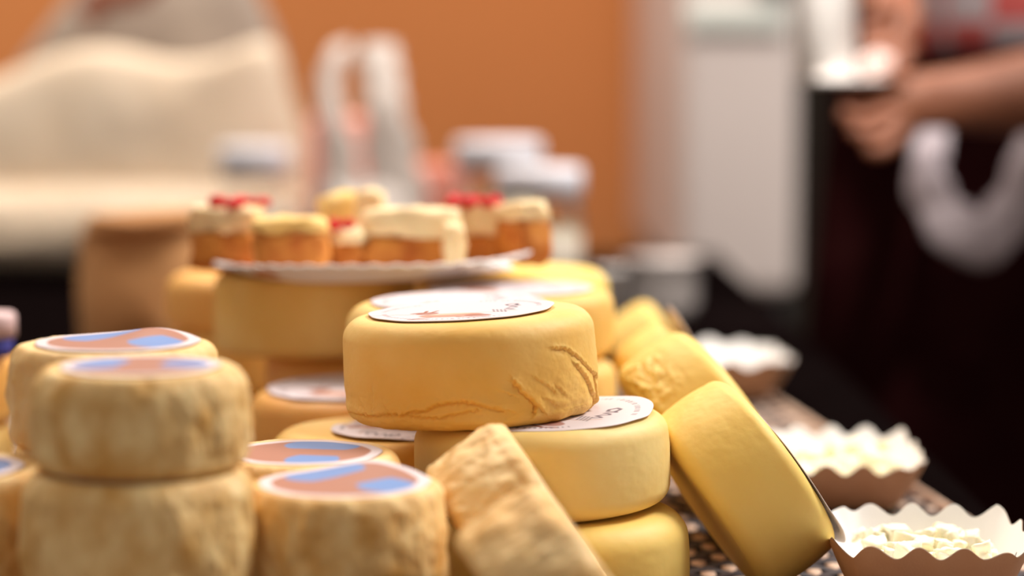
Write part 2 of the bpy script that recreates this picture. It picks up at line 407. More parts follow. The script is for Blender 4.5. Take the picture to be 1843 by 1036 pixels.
def label_obj(parent, R, z0, art, rot=0, curl=None, off=(0, 0), nr=40, nt=180, edge_seed=0, ragged=.01, drop=None):
    rr = np.linspace(0, 1, nr); T = 2 * math.pi * np.arange(nt) / nt
    A, B = np.meshgrid(T, rr, indexing='ij'); u = (B * np.cos(A)).reshape(-1); v = (B * np.sin(A)).reshape(-1)
    rad = 1 + ragged * np.sin(A * 5 + edge_seed) * B + ragged * .7 * np.sin(A * 11 + edge_seed * 2) * B
    X = (R * B * rad * np.cos(A)).reshape(-1) + off[0]; Y = (R * B * rad * np.sin(A)).reshape(-1) + off[1]
    z = np.full(X.shape, z0)
    if curl is not None: z = z + curl(u, v)
    V = np.stack([X, Y, z], 1); idx = np.arange(nt * nr).reshape(nt, nr); nx = np.roll(idx, -1, 0)
    Fc = np.stack([idx[:, :-1], idx[:, 1:], nx[:, 1:], nx[:, :-1]], -1).reshape(-1, 4)
    me = bpy.data.meshes.new('paper_label'); me.from_pydata(V.tolist(), [], Fc.tolist())
    c = (art_brown if art == 'brown' else art_white)(u, v, rot)
    at = me.color_attributes.new('print', 'FLOAT_COLOR', 'POINT')
    at.data.foreach_set('color', np.concatenate([c, np.ones((len(c), 1))], 1).astype(np.float32).reshape(-1))
    bm = bmesh.new(); bm.from_mesh(me); bmesh.ops.remove_doubles(bm, verts=bm.verts, dist=1e-8); bm.to_mesh(me); bm.free()
    me.polygons.foreach_set('use_smooth', [True] * len(me.polygons)); me.materials.append(M['label'])
    o = bpy.data.objects.new('paper_label', me); COL.objects.link(o); o.parent = parent
    s = o.modifiers.new('thickness', 'SOLIDIFY'); s.thickness = .00035; s.offset = 1
    return o

GROUP_S = 'smooth yellow cheese wheels in the pile'; GROUP_R = 'small rustic cheeses'
def wheel(label, x, y, z0, r, h, m='smooth', kind='smooth', seed=1, rt=.009, rb=.007, roll=0, spin=0, lab=None, group=None, name=None, **kw):
    me = wheel_mesh('cheese', r, h, rt, rb, kind, seed, **kw); me.materials.append(M[m])
    o = bpy.data.objects.new(name or ('rustic_cheese' if kind == 'rough' else 'yellow_cheese'), me); COL.objects.link(o)
    o.location = (x, y, z0); o.rotation_euler = (0, -math.radians(roll), math.radians(spin))
    tag(o, label, 'cheese', group)
    if lab:
        l = dict(lab); l.setdefault('z0', h + .0007); l.setdefault('parent', o)
        label_obj(**l)
    return o

def leaner(label, x, y, r, h, tilt, yaw, m, kind, seed, z=None, lab=None, rest=None, group=None, rt=.009, rb=.007, **kw):
    # a wheel standing on its edge: axis tilted from the vertical towards +X, then turned about Z
    me = wheel_mesh('leaning_cheese', r, h, rt, rb, kind, seed, **kw); me.materials.append(M[m])
    n = 'leaning_cheese' if kind == 'smooth' else 'leaning_rustic_cheese'
    o = bpy.data.objects.new(n, me); COL.objects.link(o)
    R = Matrix.Rotation(math.radians(yaw), 4, 'Z') @ Matrix.Rotation(math.radians(tilt), 4, 'Y')
    co = np.empty(len(me.vertices) * 3); me.vertices.foreach_get('co', co); co = co.reshape(-1, 3)
    Rm = np.array(R.to_3x3()); low = (co @ Rm.T)[:, 2].min()
    c = R @ Vector((0, 0, h / 2))
    o.rotation_euler = R.to_euler()
    o.location = (x - c.x, y - c.y, (MZ - low) if z is None else z - c.z)
    tag(o, label, 'cheese', group)
    if lab:
        l = dict(lab); l.setdefault('z0', h + .0007); l.setdefault('parent', o); label_obj(**l)
    return o

# --- the wheel in focus, with the torn rind of the photograph
AX, AY, AZ, AR, AH = -.0187, 1.14, .8893, .0590, .0485
def a_pt(zx, zy):
    px = 600 + zx / 3.573; py = 500 + zy / 3.573
    s = max(-.985, min(.985, (px - 850) / 227)); th = math.asin(s); d = AY - AR * math.cos(th)
    zz = W(px, py, d).z - AZ - math.tan(math.radians(2.8)) * AR * s
    return (th * AR, zz)
CR = [(.0011, .0014, [(105, 865), (200, 880), (290, 888), (380, 872), (470, 882), (540, 858), (620, 855), (690, 820), (750, 803), (850, 797), (930, 803), (990, 833), (1090, 848)]),
      (.0008, .0010, [(520, 885), (600, 897), (700, 902), (850, 862), (940, 850)]),
      (.0010, .0009, [(300, 745), (297, 800), (283, 850), (295, 885)]), (.0007, .0009, [(378, 820), (400, 872)]), (.0006, .0008, [(215, 800), (240, 850), (250, 880)]),
      (.0012, .0012, [(1180, 680), (1212, 730), (1262, 770), (1312, 822), (1298, 862)]), (.0007, .0009, [(1312, 822), (1352, 862)]),
      (.0007, .0008, [(1430, 450), (1500, 455), (1562, 500), (1640, 582), (1700, 640)]), (.0009, .0010, [(1562, 560), (1622, 640), (1660, 740), (1700, 790)]),
      (.0010, .0010, [(1688, 650), (1700, 760), (1690, 800)]), (.0005, .0006, [(1380, 690), (1420, 730)]), (.0005, .0006, [(1440, 700), (1482, 740)]),
      (.0005, .0007, [(1100, 730), (1160, 752)]), (.0004, .0006, [(1300, 640), (1345, 668)]), (.0004, .0006, [(1360, 770), (1430, 812)]), (.0004, .0006, [(1150, 660), (1190, 690)])]
CR = [(d * 1.35, w * 1.1, [a_pt(*p) for p in pl]) for d, w, pl in CR]
def a_extra(th, z, rad, k):
    t = np.where(th > math.pi, th - 2 * math.pi, th); x = t * AR
    wob = np.stack([x * 500, z * 500, z * 0], 1); x2 = x + .0016 * noise(wob) + .0004 * noise(wob * 3 + 5); z2 = z + .0014 * noise(wob + 31) + .0004 * noise(wob * 3 + 55)
    out = np.zeros(x.shape)
    sel = (np.abs(t) < 1.6) & (z > .0005) & (z < AH - .004) & (k > .2)
    xs, zs = x2[sel], z2[sel]; acc = np.zeros(xs.shape)
    for d, w, pl in CR:
        dist, side = seg_dist(xs, zs, pl)
        sd = np.tanh(side * dist / .00018)
        acc -= d * .75 * np.exp(-(dist / (w * .5)) ** 2)
        acc += d * .55 * np.exp(-(dist / (w * 2.2)) ** 2) * np.clip(sd, 0, 1)
        acc -= d * .60 * np.exp(-(dist / (w * 3.6)) ** 2) * np.clip(-sd, 0, 1)
    out[sel] = acc
    # shallow slump folds near the foot and on the right shoulder
    fold = fbm(np.stack([x * 60, z * 190, z * 0], 1) + 3, 4)
    out += .0009 * fold * np.clip(1 - z / .02, 0, 1) * (np.abs(t) < 1.6)
    out += .0007 * fbm(np.stack([x * 110, z * 120, z * 0], 1) + 8, 4) * np.clip((t - .35) * 2, 0, 1) * np.clip(1.2 - z / .04, 0, 1) * (t < 1.7)
    return out
wheel('yellow cheese in sharp focus with cracked rind at its foot, topping the front stack', AX, AY, AZ, AR, AH, 'smooth', 'smooth', 3, rt=.0095, rb=.006, roll=2.8, nt=1100, dens=3.6, extra=a_extra, dome=.0002,
      lab=dict(R=.0440, art='white', rot=.15, nr=110, nt=420, off=(-.003, -.002), z0=AH + .0008, curl=lambda u, v: .0009 * np.clip(u + .2, 0, 2) ** 2 * (.4 + .6 * np.clip(v + .4, 0, 1)) + .0006 * np.clip(-u - .6, 0, 1)))
wheel('smooth yellow cheese directly under the right of the sharp cracked-rind cheese', .0155, 1.13, .8477, .0592, .0420, 'pale', 'smooth', 5, rt=.009, rb=.008, roll=2.6, nt=420, dens=1.6,
      lab=dict(R=.047, art='white', rot=.5, nr=90, nt=360, off=(.006, -.004), z0=.0427, curl=lambda u, v: .0060 * np.clip((u * .75 + v * .65) - .45, 0, 2) ** 1.3 * (1 + .35 * np.sin(v * 5)) - .002 * np.clip(-v - .6, 0, 1)))
wheel('yellow cheese at the foot of the front stack, at the bottom edge of the photo', .0225, 1.122, MZ, .0597, .0462, 'lemon', 'smooth', 6, rt=.012, roll=-.0, nt=320, dens=1.2)
wheel('low yellow cheese with crumpled label behind the small blue-labelled cheeses', -.0635, 1.222, .8335, .0580, .0355, 'smooth', 'smooth', 8, rt=.011, nt=320, dens=1.2,
      lab=dict(R=.034, art='white', rot=2.2, nr=60, nt=240, off=(.006, -.010), z0=.0362, curl=lambda u, v: .0012 * np.abs(np.sin(u * 3 + v * 4)) + .0018 * np.clip(u, 0, 1) * np.clip(v + .3, 0, 1)))
HID = 'pale yellow cheese wheel of the hidden bottom layers under the pile'
def hidden(x, y, z, r, h, seed): wheel(HID, x, y, z, r, h, 'smooth', 'smooth', seed, group='hidden bottom-layer cheeses', nt=120, dens=.6)
hidden(-.0635, 1.222, MZ, .057, .0322, 11)
# second row
wheel('orange-tinged cheese with large white label, left of the sharp cheese and behind it', -.0885, 1.338, .8370, .0568, .0365, 'tan', 'smooth', 12, rt=.010, roll=0,
      lab=dict(R=.048, art='white', rot=.2, nr=60, nt=240, off=(.0, -.002), z0=.0372, curl=lambda u, v: .0016 * np.clip(v, 0, 1)))
hidden(-.0885, 1.338, MZ, .056, .0357, 13)
wheel('cheese with white label directly beneath the cheese that carries the plate', -.092, 1.468, .8395, .0575, .0425, 'tan', 'smooth', 14, rt=.010,
      lab=dict(R=.048, art='white', rot=1.2, nr=40, nt=160, off=(.0, -.006)))
hidden(-.092, 1.468, MZ, .057, .0385, 15)
wheel('broad golden cheese carrying the left side of the white plate', -.119, 1.452, .8830, .0597, .0465, 'smooth', 'smooth', 16, rt=.006, rb=.006)
wheel('labelled cheese standing directly behind the sharp cracked-rind cheese', -.0275, 1.263, .8755, .0585, .0540, 'smooth', 'smooth', 17, rt=.011,
      lab=dict(R=.0455, art='white', rot=-.3, nr=90, nt=360, off=(-.001, -.003), z0=.0548, curl=lambda u, v: .0012 * np.clip(v, 0, 1)))
wheel('blurred yellow cheese with white label under the right rim of the plate', -.002, 1.385, .8870, .0590, .0385, 'smooth', 'smooth', 18, rt=.008,
      lab=dict(R=.0475, art='white', rot=.9, nr=40, nt=160, z0=.0392, off=(.001, -.002)))
wheel('yellow cheese low between the front stack and the leaning cheeses', .0130, 1.368, .8440, .0455, .0425, 'smooth', 'smooth', 19, rt=.008,
      lab=dict(R=.036, art='white', rot=.9, nr=40, nt=160))
hidden(.0130, 1.368, MZ, .0455, .043, 20)
wheel('blurred bright yellow cheese right behind the plate', .000, 1.515, .8870, .0600, .0390, 'lemon', 'smooth', 21, rt=.011, nt=160)
hidden(.000, 1.515, .8440, .048, .043, 22); hidden(.000, 1.515, MZ, .048, .043, 23)
wheel('small orange-rinded cheese between the brown paper bag and the plate stack', -.178, 1.60, .8800, .050, .0360, 'tan', 'smooth', 24, rt=.01, nt=160)
hidden(-.178, 1.60, .8400, .050, .040, 25); hidden(-.178, 1.60, MZ, .050, .039, 26)

# leaning wheels on the right
def k_extra(th, z, rad, k):
    return 0 * th
def torn(th, z, rad, k, t0=3.6, wid=.35):
    m = np.exp(-((th - t0) / wid) ** 2) * np.clip(1.3 - z / .02, 0, 1)
    f = fbm(np.stack([np.sin(th) * 7, np.cos(th) * 7, z * 190], 1), 4)
    return m * (.0030 * np.abs(f) - .0018 + .0012 * np.tanh(f * 6))
wheelK = leaner('nearest leaning yellow cheese propped on edge against the front stack', .1110, 1.157, .0490, .0440, 56, 10, 'lemon', 'smooth', 31, rt=.006, rb=.008, nt=420, dens=1.5,
       lab=dict(R=.043, art='white', rot=1.0, nr=60, nt=240, off=(.0075, -.003), curl=lambda u, v: .0032 * np.exp(-((u - .65) / .35) ** 2) * np.clip(1 + v, 0, 1) ** .6))
wheelJ = leaner('second leaning yellow cheese with a broken flaky corner', .1045, 1.272, .0560, .0430, 56, 10, 'lemon', 'smooth', 33, rt=.008, rb=.006, nt=420, dens=1.5, extra=lambda th, z, rad, k: torn(th, z, rad, k, 5.15, .35),
       lab=dict(R=.043, art='white', rot=2.0, nr=60, nt=240, off=(.012, -.003), curl=lambda u, v: .005 * np.exp(-((u - .65) / .35) ** 2) * np.clip(1 + v, 0, 1) ** .6))
leaner('third leaning yellow cheese, its label curling up behind the flaky one', .1020, 1.397, .0520, .0400, 56, 6, 'lemon', 'smooth', 34, rt=.009, nt=200,
       lab=dict(R=.046, art='white', rot=3.0, nr=60, nt=240, off=(-.010, -.0), curl=lambda u, v: .008 * np.clip(-u - .4, 0, 1)))
leaner('farthest leaning yellow cheese at the back of the row', .101, 1.63, .0455, .040, 56, 0, 'lemon', 'smooth', 35, rt=.009, nt=160)

# small rustic cheeses on the left, brown and blue labels
RL = dict(kind='rough', rt=.0065, rb=.006)
def blab(R, rot, curl=None, **k):
    d = dict(R=R, art='brown', rot=rot, nr=60, nt=240, curl=curl); d.update(k); return d
wheel('small rustic cheese with blue and brown label, on top of the nearest stack', -.1464, .945, .8968, .0418, .0390, 'rough', seed=41, nt=420, dens=1.5, lab=blab(.0312, 0.15, z0=.0397), kind='rough', rt=.009, rb=.006)
wheel('taller rustic cheese under the small one of the nearest stack', -.1473, .940, .8480, .0442, .0475, 'rough', seed=42, nt=420, dens=1.5, lab=blab(.032, 1.3), kind='rough', rt=.008, rb=.006)
wheel('rustic cheese of the hidden layer at the foot of the small stacks', -.1473, .940, MZ, .044, .0468, 'rough', seed=43, nt=160, dens=.6, group='hidden rustic cheeses', **RL)
wheel('rustic cheese with a humped blue and brown label, behind the nearest stack', -.1725, 1.040, .8898, .0437, .0438, 'rough_pale', seed=44, nt=320, dens=1.2, lab=blab(.0355, .89, lambda u, v: .0035 * np.exp(-((u - .35) / .4) ** 2 - ((v - .5) / .7) ** 2), z0=.0446, off=(.001, .004)), **RL)
wheel('rustic cheese cut off by the left edge of the photo', -.237, .985, .8440, .046, .0445, 'rough', seed=45, nt=240, lab=blab(.035, 2.9), **RL)
wheel('rustic cheese of the hidden layer at the foot of the small stacks', -.237, .985, MZ, .045, .0428, 'rough', seed=46, nt=160, dens=.6, group='hidden rustic cheeses', **RL)
wheel('rustic cheese of the hidden layer at the foot of the small stacks', -.1765, 1.064, .8440, .0425, .0455, 'rough', seed=47, nt=160, dens=.6, group='hidden rustic cheeses', **RL)
wheel('rustic cheese of the hidden layer at the foot of the small stacks', -.1765, 1.064, MZ, .0425, .0428, 'rough', seed=48, nt=160, dens=.6, group='hidden rustic cheeses', **RL)
wheel('rough-sided rustic cheese with raised blue and brown label, bottom centre left', -.0685, .975, .8398, .0410, .0440, 'rough', seed=49, nt=420, dens=1.5, lab=blab(.0350, .9, lambda u, v: .0034 * np.exp(-((u - .35) / .5) ** 2) * np.clip(.3 + v * .9, 0, 1.2), z0=.0446, off=(0, .001)), **RL)
wheel('rustic cheese of the hidden layer at the foot of the small stacks', -.0685, .975, MZ, .041, .0388, 'rough', seed=50, nt=160, dens=.6, group='hidden rustic cheeses', **RL)
wheel('rustic cheese with two blue patches on its label, low behind the bottom centre left one', -.0925, 1.064, .8395, .0430, .0425, 'rough_pale', seed=51, nt=300, dens=1.2, lab=blab(.0345, 1.75, z0=.0431), **RL)
wheel('rustic cheese of the hidden layer at the foot of the small stacks', -.0925, 1.064, MZ, .042, .0384, 'rough', seed=52, nt=160, dens=.6, group='hidden rustic cheeses', **RL)
leaner('pale rustic cheese leaning in front of the smooth stack, the farther of the two', .0055, 1.0250, .0490, .0400, 56, 6, 'rough_pale', 'rough', 53, rt=.006, rb=.005, nt=420, dens=1.4)
leaner('pale rustic cheese leaning at the bottom edge, nearest of the two', .0170, .926, .0430, .0395, 56, 10, 'rough_pale', 'rough', 54, rt=.006, rb=.005, nt=420, dens=1.4)
# far left pair and small tub
p = W(-165, 645, 1.42)
wheel('tan cheese mostly outside the left edge, carrying the blue-banded tub', p.x, 1.42, .8430, .062, .041, 'tan', 'smooth', 60, nt=160)
hidden(p.x, 1.42, MZ, .06, .0422, 61)
def tub():
    q = W(-12, 620, 1.40); t = empty('small_tub', (q.x, 1.40, .8845)); tag(t, 'small tub with pale pink lid and blue band at the left edge', 'tub')
    revolve('body', [(0, 0), (.010, 0), (.012, .012), (0, .012)], M['blue'], t, 32)
    revolve('lid', [(0, .012), (.0135, .012), (.0135, .024), (.012, .026), (0, .0265)], M['pale_pink'], t, 32)
tub()

# ------------------------------------------------------------------ plate with toasts
def plate():
    c = W(672, 470, 1.45); o = empty('paper_plate', (c.x + .003, 1.45, .9310)); o.rotation_euler = (0, -math.radians(2.0), 0)
    tag(o, 'round white paper plate of toasts resting on the golden cheese', 'plate')
    prof = [(0, .0), (.070, .0), (.078, .003), (.088, .0085), (.0975, .0105), (.0985, .0095), (.089, .0075), (.079, .002), (.071, -.0012), (0, -.0012)]
    def fn(r, z, t):
        if r > .08: z += .0006 * math.sin(48 * t) + .0012 * math.sin(3 * t + 1)
        return r, z
    revolve('plate_dish', prof, M['paper_white'], o, 192, fn)
    return o
PL = plate()

def chunk(bm, cx, cy, cz, sx, sy, sz, rz, ry, seed, amp=.0012, sub=5, rnd=.30):
    b2 = bmesh.new(); bmesh.ops.create_cube(b2, size=1); bmesh.ops.subdivide_edges(b2, edges=b2.edges[:], cuts=sub, use_grid_fill=True)
    R = Matrix.Rotation(rz, 3, 'Z') @ Matrix.Rotation(ry, 3, 'Y'); P = []
    for v in b2.verts:
        q = v.co * 2; m = max(abs(q.x), abs(q.y), abs(q.z)); l = q.length; q = q * (1 - rnd * max(0, (l / m - 1)) / .73)
        P.append((q.x * sx / 2, q.y * sy / 2, q.z * sz / 2))
    P = np.array(P); n = fbm(P * 90 + seed * 5.1, 3)
    for v, p, a in zip(b2.verts, P, n):
        d = Vector(p); d = d * (1 + amp * a / max(.004, d.length) * 3); v.co = R @ d + Vector((cx, cy, cz))
    me = bpy.data.meshes.new('t'); b2.to_mesh(me); b2.free(); bm.from_mesh(me); bpy.data.meshes.remove(me)

def toast(px, w, ztop_px, ybot_px, Y, dep, label, cream=True, jelly=0, rz=0, seed=1, crumb_mat='bread', lift=.0, jx=0, creamk=.33, name='toast', spread='cream'):
    a = W(px, ybot_px, Y); b = W(px, ztop_px, Y); ww = w * 1.06 / F * Y
    z0 = .9330 + (a.x - PL.location.x) * math.tan(math.radians(1.7)) + lift
    H = max(.012, b.z - z0); t = empty(name, (a.x, Y, z0)); tag(t, label, 'toast')
    t.rotation_euler = (0, 0, rz)
    hb = H * (1 - creamk) if cream else H
    bm = bmesh.new(); chunk(bm, 0, 0, hb / 2, ww, dep, hb, 0, 0, seed, .0014, 6, .16); bm_obj('bread', bm, M[crumb_mat], t)
    if cream:
        bm = bmesh.new(); chunk(bm, 0, 0, hb + H * creamk / 2 - .001, ww * .985, dep * .985, H * creamk + .002, 0, 0, seed + 3, .0022, 6, .20)
        t2 = bm_obj('cheese_spread', bm, M[spread], t)
    rnd = random.Random(seed)
    for k in range(jelly):
        bm = bmesh.new(); r = rnd.uniform(.0042, .0058)
        bmesh.ops.create_icosphere(bm, subdivisions=2, radius=r)
        for v in bm.verts: v.co.z *= .75
        o = bm_obj('berry', bm, M['jelly'], t2)
        o.location = (jx + rnd.uniform(-.4, .4) * ww * .8, rnd.uniform(-.5, .3) * dep, H + .0012 + rnd.uniform(0, .0015))
    return t
toast(412, 122, 368, 472, 1.455, .034, 'toast with white spread and red berries at the left of the plate', jelly=9, rz=-.15, seed=1, jx=.008, creamk=.38)
toast(523, 132, 390, 475, 1.405, .036, 'brown toast block at the front left of the plate', jelly=0, rz=.1, seed=2, creamk=.22, spread='crumb')
toast(628, 64, 408, 468, 1.425, .030, 'small toast with white spread and one berry, front centre of the plate', jelly=2, rz=-.1, seed=3, creamk=.3)
toast(742, 172, 372, 462, 1.43, .034, 'wide toast with thick pale spread right of the plate centre', rz=.05, seed=4, creamk=.45)
toast(632, 108, 345, 430, 1.50, .030, 'tall golden bread cube at the back of the plate', cream=False, rz=.4, seed=5, crumb_mat='crumb')
toast(668, 52, 340, 430, 1.475, .014, 'pale cheese slice leaning on the golden bread cube', cream=False, rz=-.3, seed=6, crumb_mat='cream', name='cheese_slice')
toast(866, 120, 366, 455, 1.46, .036, 'toast with thick spread and red berries at the right of the plate', jelly=10, rz=-.05, seed=7, jx=-.004, creamk=.5)
toast(942, 66, 362, 452, 1.435, .036, 'rounded brown toast at the right rim of the plate', rz=.5, seed=8, creamk=.26)
toast(818, 36, 402, 458, 1.40, .020, 'narrow pale cheese stick lying before the right toasts', cream=False, rz=.2, seed=9, crumb_mat='cream', name='cheese_stick')

def crumple(name, px, py, Y, sx, sy, sz, m, label, cat, seed, z=None, fr=1.6):
    c = W(px, py, Y); bm = bmesh.new(); bmesh.ops.create_icosphere(bm, subdivisions=4, radius=1)
    P = np.array([v.co for v in bm.verts]); n = np.abs(fbm(P * fr + seed, 2))
    for v, a in zip(bm.verts, n):
        k = .8 + .6 * a; v.co = Vector((v.co.x * sx * k, v.co.y * sy * k, v.co.z * sz * k))
    o = bm_obj(name, bm, m, smooth=False); o.location = (c.x, Y, c.z if z is None else z); tag(o, label, cat); return o
crumple('napkin_scrap', 868, 460, 1.385, .018, .010, .0035, M['paper_white'], 'crumpled white napkin scrap at the right front of the plate', 'napkin', 3, z=.9385)
crumple('napkin_scrap', 715, 468, 1.378, .014, .008, .0025, M['paper_white'], 'thin white napkin scrap at the front middle of the plate', 'napkin', 6, z=.9355)

# ------------------------------------------------------------------ fluted paper trays
def tray(x, y, z, a, b, h, rz, label, seed, K=15, phase=0.0, pleats=True):
    t = empty('paper_tray', (x, y, z)); t.rotation_euler = (0, 0, rz); tag(t, label, 'tray')
    nt, nr = 480, 22
    def surf(off, rows):
        V = []
        for i in range(nt):
            th = 2 * math.pi * i / nt; c, s = math.cos(th), math.sin(th)
            sq = (abs(c) ** 4.2 + abs(s) ** 4.2) ** (-1 / 4.2)
            corner = math.exp(-((abs(abs(math.degrees(th) % 90 - 45)) - 0) / 12.0) ** 2)
            wv = math.cos(K * th + phase) * (.30 + .70 * min(1, abs(s) * 1.25))
            zz = corner * pleats * (2 * abs(((th * 6.5 / math.pi + .25 * seed) % 1) - .5) * 2 - 1)
            for r in range(rows):
                f = r / (rows - 1)
                if f < .35:
                    k = f / .35; X = a * .66 * k * c * sq; Y = b * .66 * k * s * sq; Z = 0.0012
                else:
                    k = (f - .35) / .65; sl = k ** .85
                    X = (a * (.66 + .34 * sl)) * c * sq; Y = (b * (.66 + .34 * sl)) * s * sq; Z = h * k ** 1.25 + .0012
                    amp = k * k
                    rad = 1 + .020 * amp * wv + .012 * amp * zz
                    X *= rad; Y *= rad; Z += amp * (.0030 * wv * (1 - .6 * corner) + .0034 * zz)
                V.append((X, Y, Z + off * (1 if f < .35 else .4) ))
        return V
    def faces(rows, flip):
        Fc = []
        for i in range(nt):
            k = (i + 1) % nt
            for r in range(rows - 1):
                q = (i * rows + r, k * rows + r, k * rows + r + 1, i * rows + r + 1); Fc.append(q[::-1] if flip else q)
        return Fc
    V = surf(-.0009, nr); o = mesh_obj('tray_shell', [(p[0] * 1.008, p[1] * 1.008, p[2]) for p in V], faces(nr, True), M['kraft'], t)
    V = surf(.0, nr); o2 = mesh_obj('tray_lining', V, faces(nr, False), M['tray_white'], t)
    return t
T1 = tray(.1985, 1.143, MZ, .0470, .055, .030, -.10, 'front fluted paper tray of cheese bits at the lower right', 1, K=15, phase=.6)
T2 = tray(.1915, 1.405, MZ, .047, .072, .027, -.06, 'middle fluted paper tray, behind the front one and right of the leaning cheeses', 2, K=15, phase=2.0)
T3 = tray(.153, 1.850, MZ, .056, .070, .030, .1, 'farthest small paper tray, blurred in the dark', 3, K=13, phase=1)
T4 = tray(.135, .990, MZ, .048, .0465, .0245, .0, 'paper tray just peeping in at the bottom edge', 4, K=15, phase=1.0)

def scribble(t, a, b, h, x0, y0):
    # faint pencil strokes on the inner right wall of the tray
    bm = bmesh.new()
    strokes = [[(-.2, 0), (0, .5), (.25, 1.0)], [(-.05, -.1), (.2, .45), (.45, .95)], [(.12, -.2), (-.1, -.6), (.0, -1.0)], [(.0, -.9), (.3, -.3), (.6, .1), (.8, .5)], [(.1, .1), (.4, .5)], [(.3, -.5), (.55, -.2), (.5, .1)]]
    for st in strokes:
        P = []
        for (u, v) in st:
            k = .62 + .14 * v; sl = k ** .85
            X = a * (.66 + .34 * sl) - .0012; Z = h * k ** 1.25 + .0012; P.append(Vector((X, y0 + u * .0045, Z)))
        for p, q in zip(P[:-1], P[1:]):
            d = q - p; m = Matrix.Translation((p + q) / 2) @ d.to_track_quat('Z', 'Y').to_matrix().to_4x4()
            bmesh.ops.create_cone(bm, segments=6, radius1=.00016, radius2=.00016, depth=d.length, cap_ends=True, matrix=m)
    bm_obj('pencil_mark', bm, mat('pencil_grey', srgb(110, 106, 116), .7), t)
scribble(T1, .0470, .055, .030, 0, -.006)

def bit_mesh(seed, s):
    bm = bmesh.new(); chunk(bm, 0, 0, 0, s, s * (.6 + .1 * (seed % 4)), s * .65, 0, 0, seed, .0022, 4, .10)
    bmesh.ops.recalc_face_normals(bm, faces=bm.faces); me = bpy.data.meshes.new('cheese_bit'); bm.to_mesh(me); bm.free(); me.materials.append(M['crumbs'])
    me.polygons.foreach_set('use_smooth', [True] * len(me.polygons)); return me
BITS = [bit_mesh(70 + k, .0095) for k in range(4)]
def bits(t, n, rx, ry, label, group, seed, cy=0, z=0):
    rnd = random.Random(seed)
    placed = []
    for k in range(n):
        o = bpy.data.objects.new('cheese_bit', BITS[k % 4]); COL.objects.link(o)
        for tr in range(60):
            x = rnd.uniform(-1, 1); y = rnd.uniform(-1, 1)
            X = t.location.x + x * rx; Y = t.location.y + y * ry + cy
            if all((X - q[0]) ** 2 + (Y - q[1]) ** 2 > .0095 ** 2 for q in placed): break
        lvl = sum(1 for q in placed if (X - q[0]) ** 2 + (Y - q[1]) ** 2 < .0090 ** 2)
        placed.append((X, Y)); s = rnd.uniform(.75, 1.2)
        o.location = (X, Y, t.location.z + .0012 + .0038 * s + .0062 * min(lvl, 3) + z); o.scale = (s, s, s)
        o.rotation_euler = (rnd.uniform(-.3, .3), rnd.uniform(-.3, .3), rnd.uniform(0, 6.3)); tag(o, label, 'cheese bit', group)
bits(T1, 84, .029, .034, 'small pale cheese bit in the front paper tray', 'cheese bits in the front tray', 5, cy=.004)
bits(T2, 80, .030, .044, 'small pale cheese bit in the middle paper tray', 'cheese bits in the middle tray', 6)
bits(T3, 24, .034, .040, 'small pale cheese bit in the farthest paper tray', 'cheese bits in the farthest tray', 7)

# ------------------------------------------------------------------ background on the table
def jar(px, w, ytop, ylid, Y, label):
    a = W(px, ytop, Y); r = w / 2 / F * Y; H = a.z - TZ; hl = H - (W(px, ylid, Y).z - TZ)
    t = empty('glass_jar', (a.x, Y, TZ)); tag(t, label, 'jar')
    revolve('glass_body', [(0, 0), (r * .9, 0), (r * .96, .004), (r * .96, H - hl - .016), (r * .82, H - hl), (r * .82, H - .004), (r * .78, H - .004), (r * .78, H - hl), (r * .92, H - hl - .018), (r * .92, .006), (0, .005)], M['glass'], t, 48)
    revolve('filling', [(0, .0065), (r * .90, .0065), (r * .90, H - hl - .028), (0, H - hl - .026)], M['cream_jar'], t, 48)
    revolve('lid', [(0, H - hl * .98), (r * .84, H - hl * .98), (r, H - hl), (r, H - .004), (r * .95, H), (0, H)], M['lid'], t, 48)
    revolve('jar_label', [(r * .965, H * .25), (r * .975, H * .25), (r * .975, H * .62), (r * .965, H * .62)], M['jar_label'], t, 48, close=True)
jar(457, 126, 262, 318, 2.72, 'white-lidded glass jar before the cream bag, leftmost jar')
jar(897, 158, 252, 305, 2.50, 'white-lidded glass jar at the back right, half hidden by another jar')
jar(970, 158, 300, 355, 2.28, 'white-lidded glass jar nearest to the right of the plate')

def pillow(name, outline, Y, T, m, parent=None, rings=14, wob=.01, seed=1, power=.55, base=None):
    O = np.array([[p.x, p.z] for p in outline]); 
    # resample and smooth the outline
    n = 96; seg = np.r_[0, np.cumsum(np.hypot(*(np.roll(O, -1, 0) - O).T))]; Oc = np.vstack([O, O[:1]])
    s = np.linspace(0, seg[-1], n, endpoint=False); P = np.stack([np.interp(s, seg, Oc[:, 0]), np.interp(s, seg, Oc[:, 1])], 1)
    for _ in range(2): P = (np.roll(P, 1, 0) + 2 * P + np.roll(P, -1, 0)) / 4
    c = P.mean(0); V = []; Fc = []
    for side in (-1, 1):
        for r in range(rings + 1):
            f = r / rings; d = T / 2 * (1 - (1 - f) ** 2) ** power
            q = c + (P - c) * (1 - f)
            nn = fbm(np.stack([q[:, 0] * 9, q[:, 1] * 5, np.full(n, seed + side)], 1), 3) * wob * min(1, f * 3)
            for (x, z), e in zip(q, nn): V.append((x, Y + side * d + e, z))
    for k in range(2):
        o = k * (rings + 1) * n
        for r in range(rings):
            for i in range(n):
                j = (i + 1) % n; f = (o + r * n + i, o + r * n + j, o + (r + 1) * n + j, o + (r + 1) * n + i); Fc.append(f if k == 0 else f[::-1])
    zb = TZ + .0005
    V = [(x, y, max(z, zb)) for x, y, z in V]
    o = mesh_obj(name, V, Fc, m, parent)
    bm = bmesh.new(); bm.from_mesh(o.data); bmesh.ops.remove_doubles(bm, verts=bm.verts, dist=1e-5); bmesh.ops.recalc_face_normals(bm, faces=bm.faces); bm.to_mesh(o.data); bm.free()
    return o
